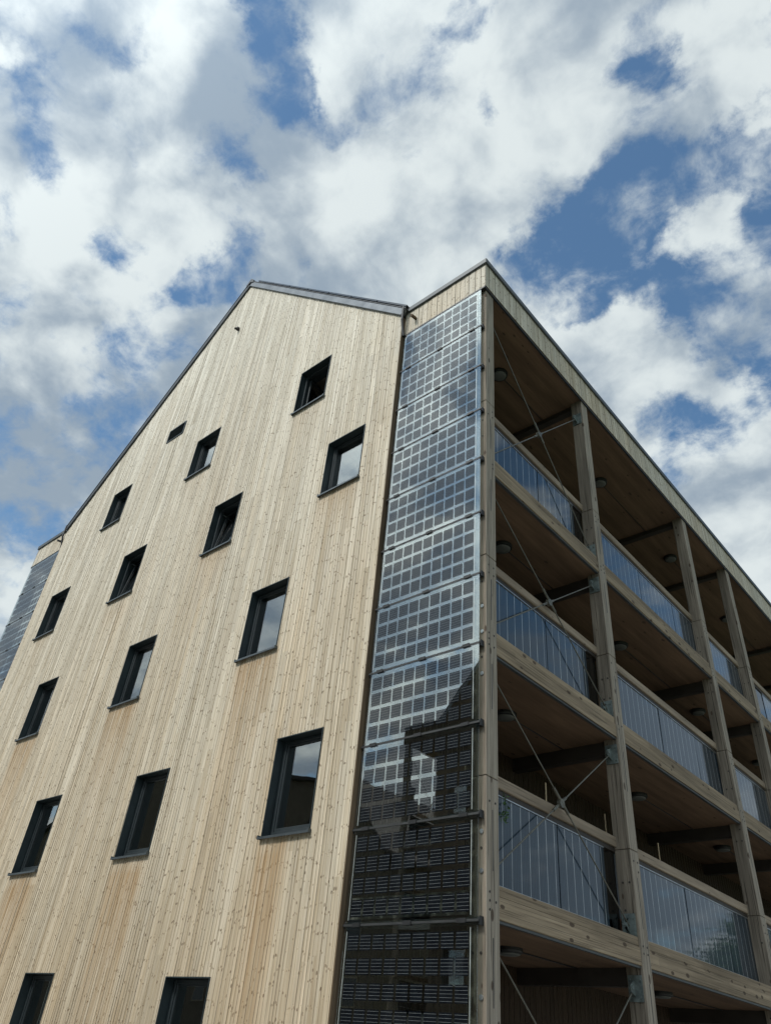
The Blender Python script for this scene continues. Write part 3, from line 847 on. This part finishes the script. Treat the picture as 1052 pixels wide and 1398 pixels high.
BLOBS = [(-.440,-.022,.05,.25),
(-0.474,-0.050,0.029,-0.22),(-0.503,-0.012,0.029,-0.30),(-0.552,0.025,0.030,-0.26),(-0.546,0.049,0.033,-0.32),(-0.579,0.102,0.039,-0.34),(-0.562,0.139,0.036,-0.34),(-0.413,0.021,0.023,-0.36),(-0.287,0.087,0.021,-0.42),
(-0.306,0.099,0.019,-0.36),(-0.326,0.146,0.028,-0.45),(-0.304,0.140,0.019,-0.30),(-0.313,0.196,0.021,-0.34),(-0.399,0.168,0.024,-0.42),(-0.469,0.208,0.032,-0.36),(-0.515,0.225,0.036,-0.36),(-0.540,0.232,0.028,-0.36),
(-0.158,0.195,0.024,-0.48),(-0.199,0.215,0.026,-0.24),(-0.260,0.273,0.028,-0.44),(-0.182,0.268,0.017,-0.36),(-0.065,0.328,0.031,-0.50),(-0.052,0.353,0.022,-0.40),(-0.042,0.281,0.024,-0.36),(-0.001,0.313,0.016,-0.24),
(-0.028,0.447,0.048,-0.62),(-0.105,0.425,0.049,-0.60),(-0.159,0.431,0.053,-0.60),(-0.226,0.441,0.053,-0.55),(-0.251,0.415,0.034,-0.40),(0.003,0.436,0.030,-0.25),(-0.024,0.516,0.037,-0.50),(-0.088,0.504,0.035,-0.10),
(-0.063,0.609,0.065,-0.60),(-0.121,0.560,0.047,-0.45),(-0.166,0.507,0.057,-0.50),(-0.218,0.497,0.039,-0.42),(-0.083,0.681,0.050,-0.45),(-0.211,0.658,0.031,-0.34),(-0.184,0.738,0.052,-0.36),(-0.183,0.695,0.033,-0.34),
(-0.918,0.217,0.106,-0.14),(-1.003,0.281,0.087,-0.20),(-0.770,0.228,0.073,-0.08),(-0.051,0.469,0.027,0.34),(-0.049,0.499,0.025,0.25),(-0.093,0.481,0.031,0.30),(-0.122,0.494,0.032,0.26),(-0.051,0.539,0.026,0.28),
(-0.097,0.541,0.023,0.20),(-0.192,0.582,0.077,0.40),(-0.234,0.576,0.053,0.30),(-0.142,0.745,0.066,0.35),(-0.115,0.678,0.041,0.25),(-0.185,0.894,0.089,0.40),(-0.185,0.553,0.040,0.20),(-0.158,0.323,0.088,0.30),
(-0.087,0.279,0.056,0.20),(0.001,0.361,0.062,0.25),(-0.246,0.353,0.081,0.30),(-0.422,0.039,0.023,0.30),(-0.377,0.055,0.044,0.25),(-0.557,0.074,0.027,0.18),(-0.490,-0.041,0.019,0.40),(-0.514,-0.017,0.015,0.25),
(-0.267,0.132,0.036,0.25),(-0.363,0.222,0.061,0.25),(-0.478,0.134,0.053,0.20),(-0.342,0.278,0.073,0.25),(-0.584,0.147,0.039,0.10),(-0.592,0.053,0.045,0.20),
(-1.01,-.35,.30,.3),(-.45,-.42,.07,-.5),(-.36,-.52,.05,-.5),(-.40,-.68,.06,-.4),(.38,.84,.36,-.5),(.30,.70,.25,-.25),(.75,1.25,.4,.4)]
LUMS = [(-1.01, -.35, .35, -.45), (.70, 1.25, .65, -1.0), (.9, .9, .5, -.6),
(-0.417,-0.011,0.096,-0.45),(-0.374,0.131,0.064,-0.35),(-0.773,0.167,0.157,-0.40),(-0.909,0.243,0.182,-0.50),(-0.681,0.251,0.124,-0.20),(-0.233,0.215,0.046,-0.25),(-0.325,0.172,0.028,-0.20),(-0.408,0.353,0.109,-0.12),(-0.074,0.363,0.052,-0.20),(-0.640,0.168,0.083,-0.15),(-0.430,0.045,0.030,0.40),(-0.370,0.053,0.038,0.30),(-0.271,0.137,0.044,0.25),(-0.585,0.049,0.039,0.35),(-0.490,-0.041,0.023,0.50),(-0.479,0.163,0.072,0.30),(-0.342,0.278,0.088,0.20),(-0.161,0.265,0.072,0.25),(-0.228,0.302,0.065,0.30),(-0.135,0.366,0.056,0.20),(-0.209,0.581,0.082,0.45),(-0.142,0.745,0.068,0.45),(0.010,0.354,0.053,0.20),(-0.185,0.894,0.088,0.40),(-0.580,0.174,0.062,0.25),(-1.010,0.274,0.075,0.20)]

world = bpy.data.worlds.new('World'); scene.world = world; world.use_nodes = True
nt = world.node_tree; nt.nodes.clear(); n = N(nt)
wo = n.node('ShaderNodeOutputWorld'); bg = n.node('ShaderNodeBackground'); n.link(bg.outputs[0], wo.inputs[0])
bg.inputs[1].default_value = .1
sky = n.node('ShaderNodeTexSky', sky_type='NISHITA'); sky.sun_disc = False; sky.sun_elevation = el; sky.sun_rotation = az
sky.air_density = 1.0; sky.dust_density = .6; sky.ozone_density = 1.5
tc = n.node('ShaderNodeTexCoord'); D = n.vmath('NORMALIZE', tc.outputs['Generated'])
sp = n.node('ShaderNodeSeparateXYZ'); n.link(D, sp.inputs[0])
dz = n.math('ADD', n.math('MAXIMUM', sp.outputs[2], .0), .35)
cb = n.node('ShaderNodeCombineXYZ'); n.put(cb.inputs[0], n.math('DIVIDE', sp.outputs[0], dz)); n.put(cb.inputs[1], n.math('DIVIDE', sp.outputs[1], dz))
Q = cb.outputs[0]                                     # where the view ray meets a flat cloud deck
w1 = n.vmath('SUBTRACT', n.noise(Q, 9, 7, .62, out=1), (.5, .5, .5))
sc = n.node('ShaderNodeVectorMath', operation='SCALE'); n.link(w1, sc.inputs[0]); sc.inputs[3].default_value = .12
QW = n.vmath('ADD', Q, sc.outputs[0])                 # ragged edges
w2 = n.vmath('SUBTRACT', n.noise(Q, 8, 3, .5, out=1), (.5, .5, .5))
sc2 = n.node('ShaderNodeVectorMath', operation='SCALE'); n.link(w2, sc2.inputs[0]); sc2.inputs[3].default_value = .05
acc = None
for x, y, r, a in BLOBS:
    t = n.rng(n.vmath('DISTANCE', QW, (x, y, 0)), 0, r*1.8, a, 0, True)
    acc = t if acc is None else n.math('ADD', acc, t)
QN = n.vmath('ADD', n.vmath('ADD', Q, sc2.outputs[0]), (3.1, 1.7, .0))
def fbm(off, s, d=7, ro=.5):
    return n.noise(n.vmath('ADD', QN, (SUN.x*off, SUN.y*off, 0)) if off else QN, s, d, ro)
f1 = fbm(0, 8.0, 10, .62)
acc_c = n.math('MAXIMUM', n.math('MINIMUM', acc, .30), -.35)
fw_ = n.noise(QN, 26, 7, .62)
dens = n.math('ADD', n.math('ADD', acc_c, .48), n.math('ADD', n.math('MULTIPLY', n.math('SUBTRACT', f1, .5), 1.8), n.math('MULTIPLY', n.math('SUBTRACT', fw_, .5), .55)))
mask = n.rng(dens, .02, .50, 0, 1, True)
# soft modelling of the puffs: lit on the side of the sun, grey where thick
b1, b2 = fbm(0, 5.5, 6, .5), fbm(.06, 5.5, 6, .5)
relief = n.math('MULTIPLY', n.math('SUBTRACT', b1, b2), 3.2)
big = n.math('MULTIPLY', n.math('SUBTRACT', n.noise(QN, 3.6, 4, .45), .5), -2.2)
fine = n.math('MULTIPLY', n.math('SUBTRACT', fbm(0, 17, 8, .60), .5), .75)
lac = .54
for x, y, r, a in LUMS:
    lac = n.math('ADD', lac, n.rng(n.vmath('DISTANCE', QW, (x, y, 0)), 0, r*1.4, a, 0, True))
lum = n.math('ADD', n.math('ADD', n.math('ADD', lac, relief), big), fine, clamp=True)
lum = n.rng(lum, 0, 1, 0, 1, True)
ccol = n.mix(lum, (2.75, 3.45, 4.2), (6.6, 7.2, 7.3))
# clouds close to the sun are brighter
sd = n.vmath('DOT_PRODUCT', D, tuple(SUN))
glow = n.math('ADD', 1.0, n.math('MULTIPLY', n.math('POWER', n.math('MAXIMUM', sd, 0), 6.0), 2.9))
cs = n.node('ShaderNodeVectorMath', operation='SCALE'); n.link(ccol, cs.inputs[0]); n.put(cs.inputs[3], glow)
bl = n.mix(1.0, sky.outputs[0], (1.12, 1.40, 1.42), 'MULTIPLY')
n.link(n.mix(mask, bl, cs.outputs[0]), bg.inputs[0])

scene.view_settings.view_transform = 'Standard'; scene.view_settings.look = 'None'
scene.view_settings.exposure = .15; scene.view_settings.gamma = 1
scene.cycles.max_bounces = 10; scene.cycles.transparent_max_bounces = 24; scene.cycles.glossy_bounces = 5
scene.cycles.use_denoising = True
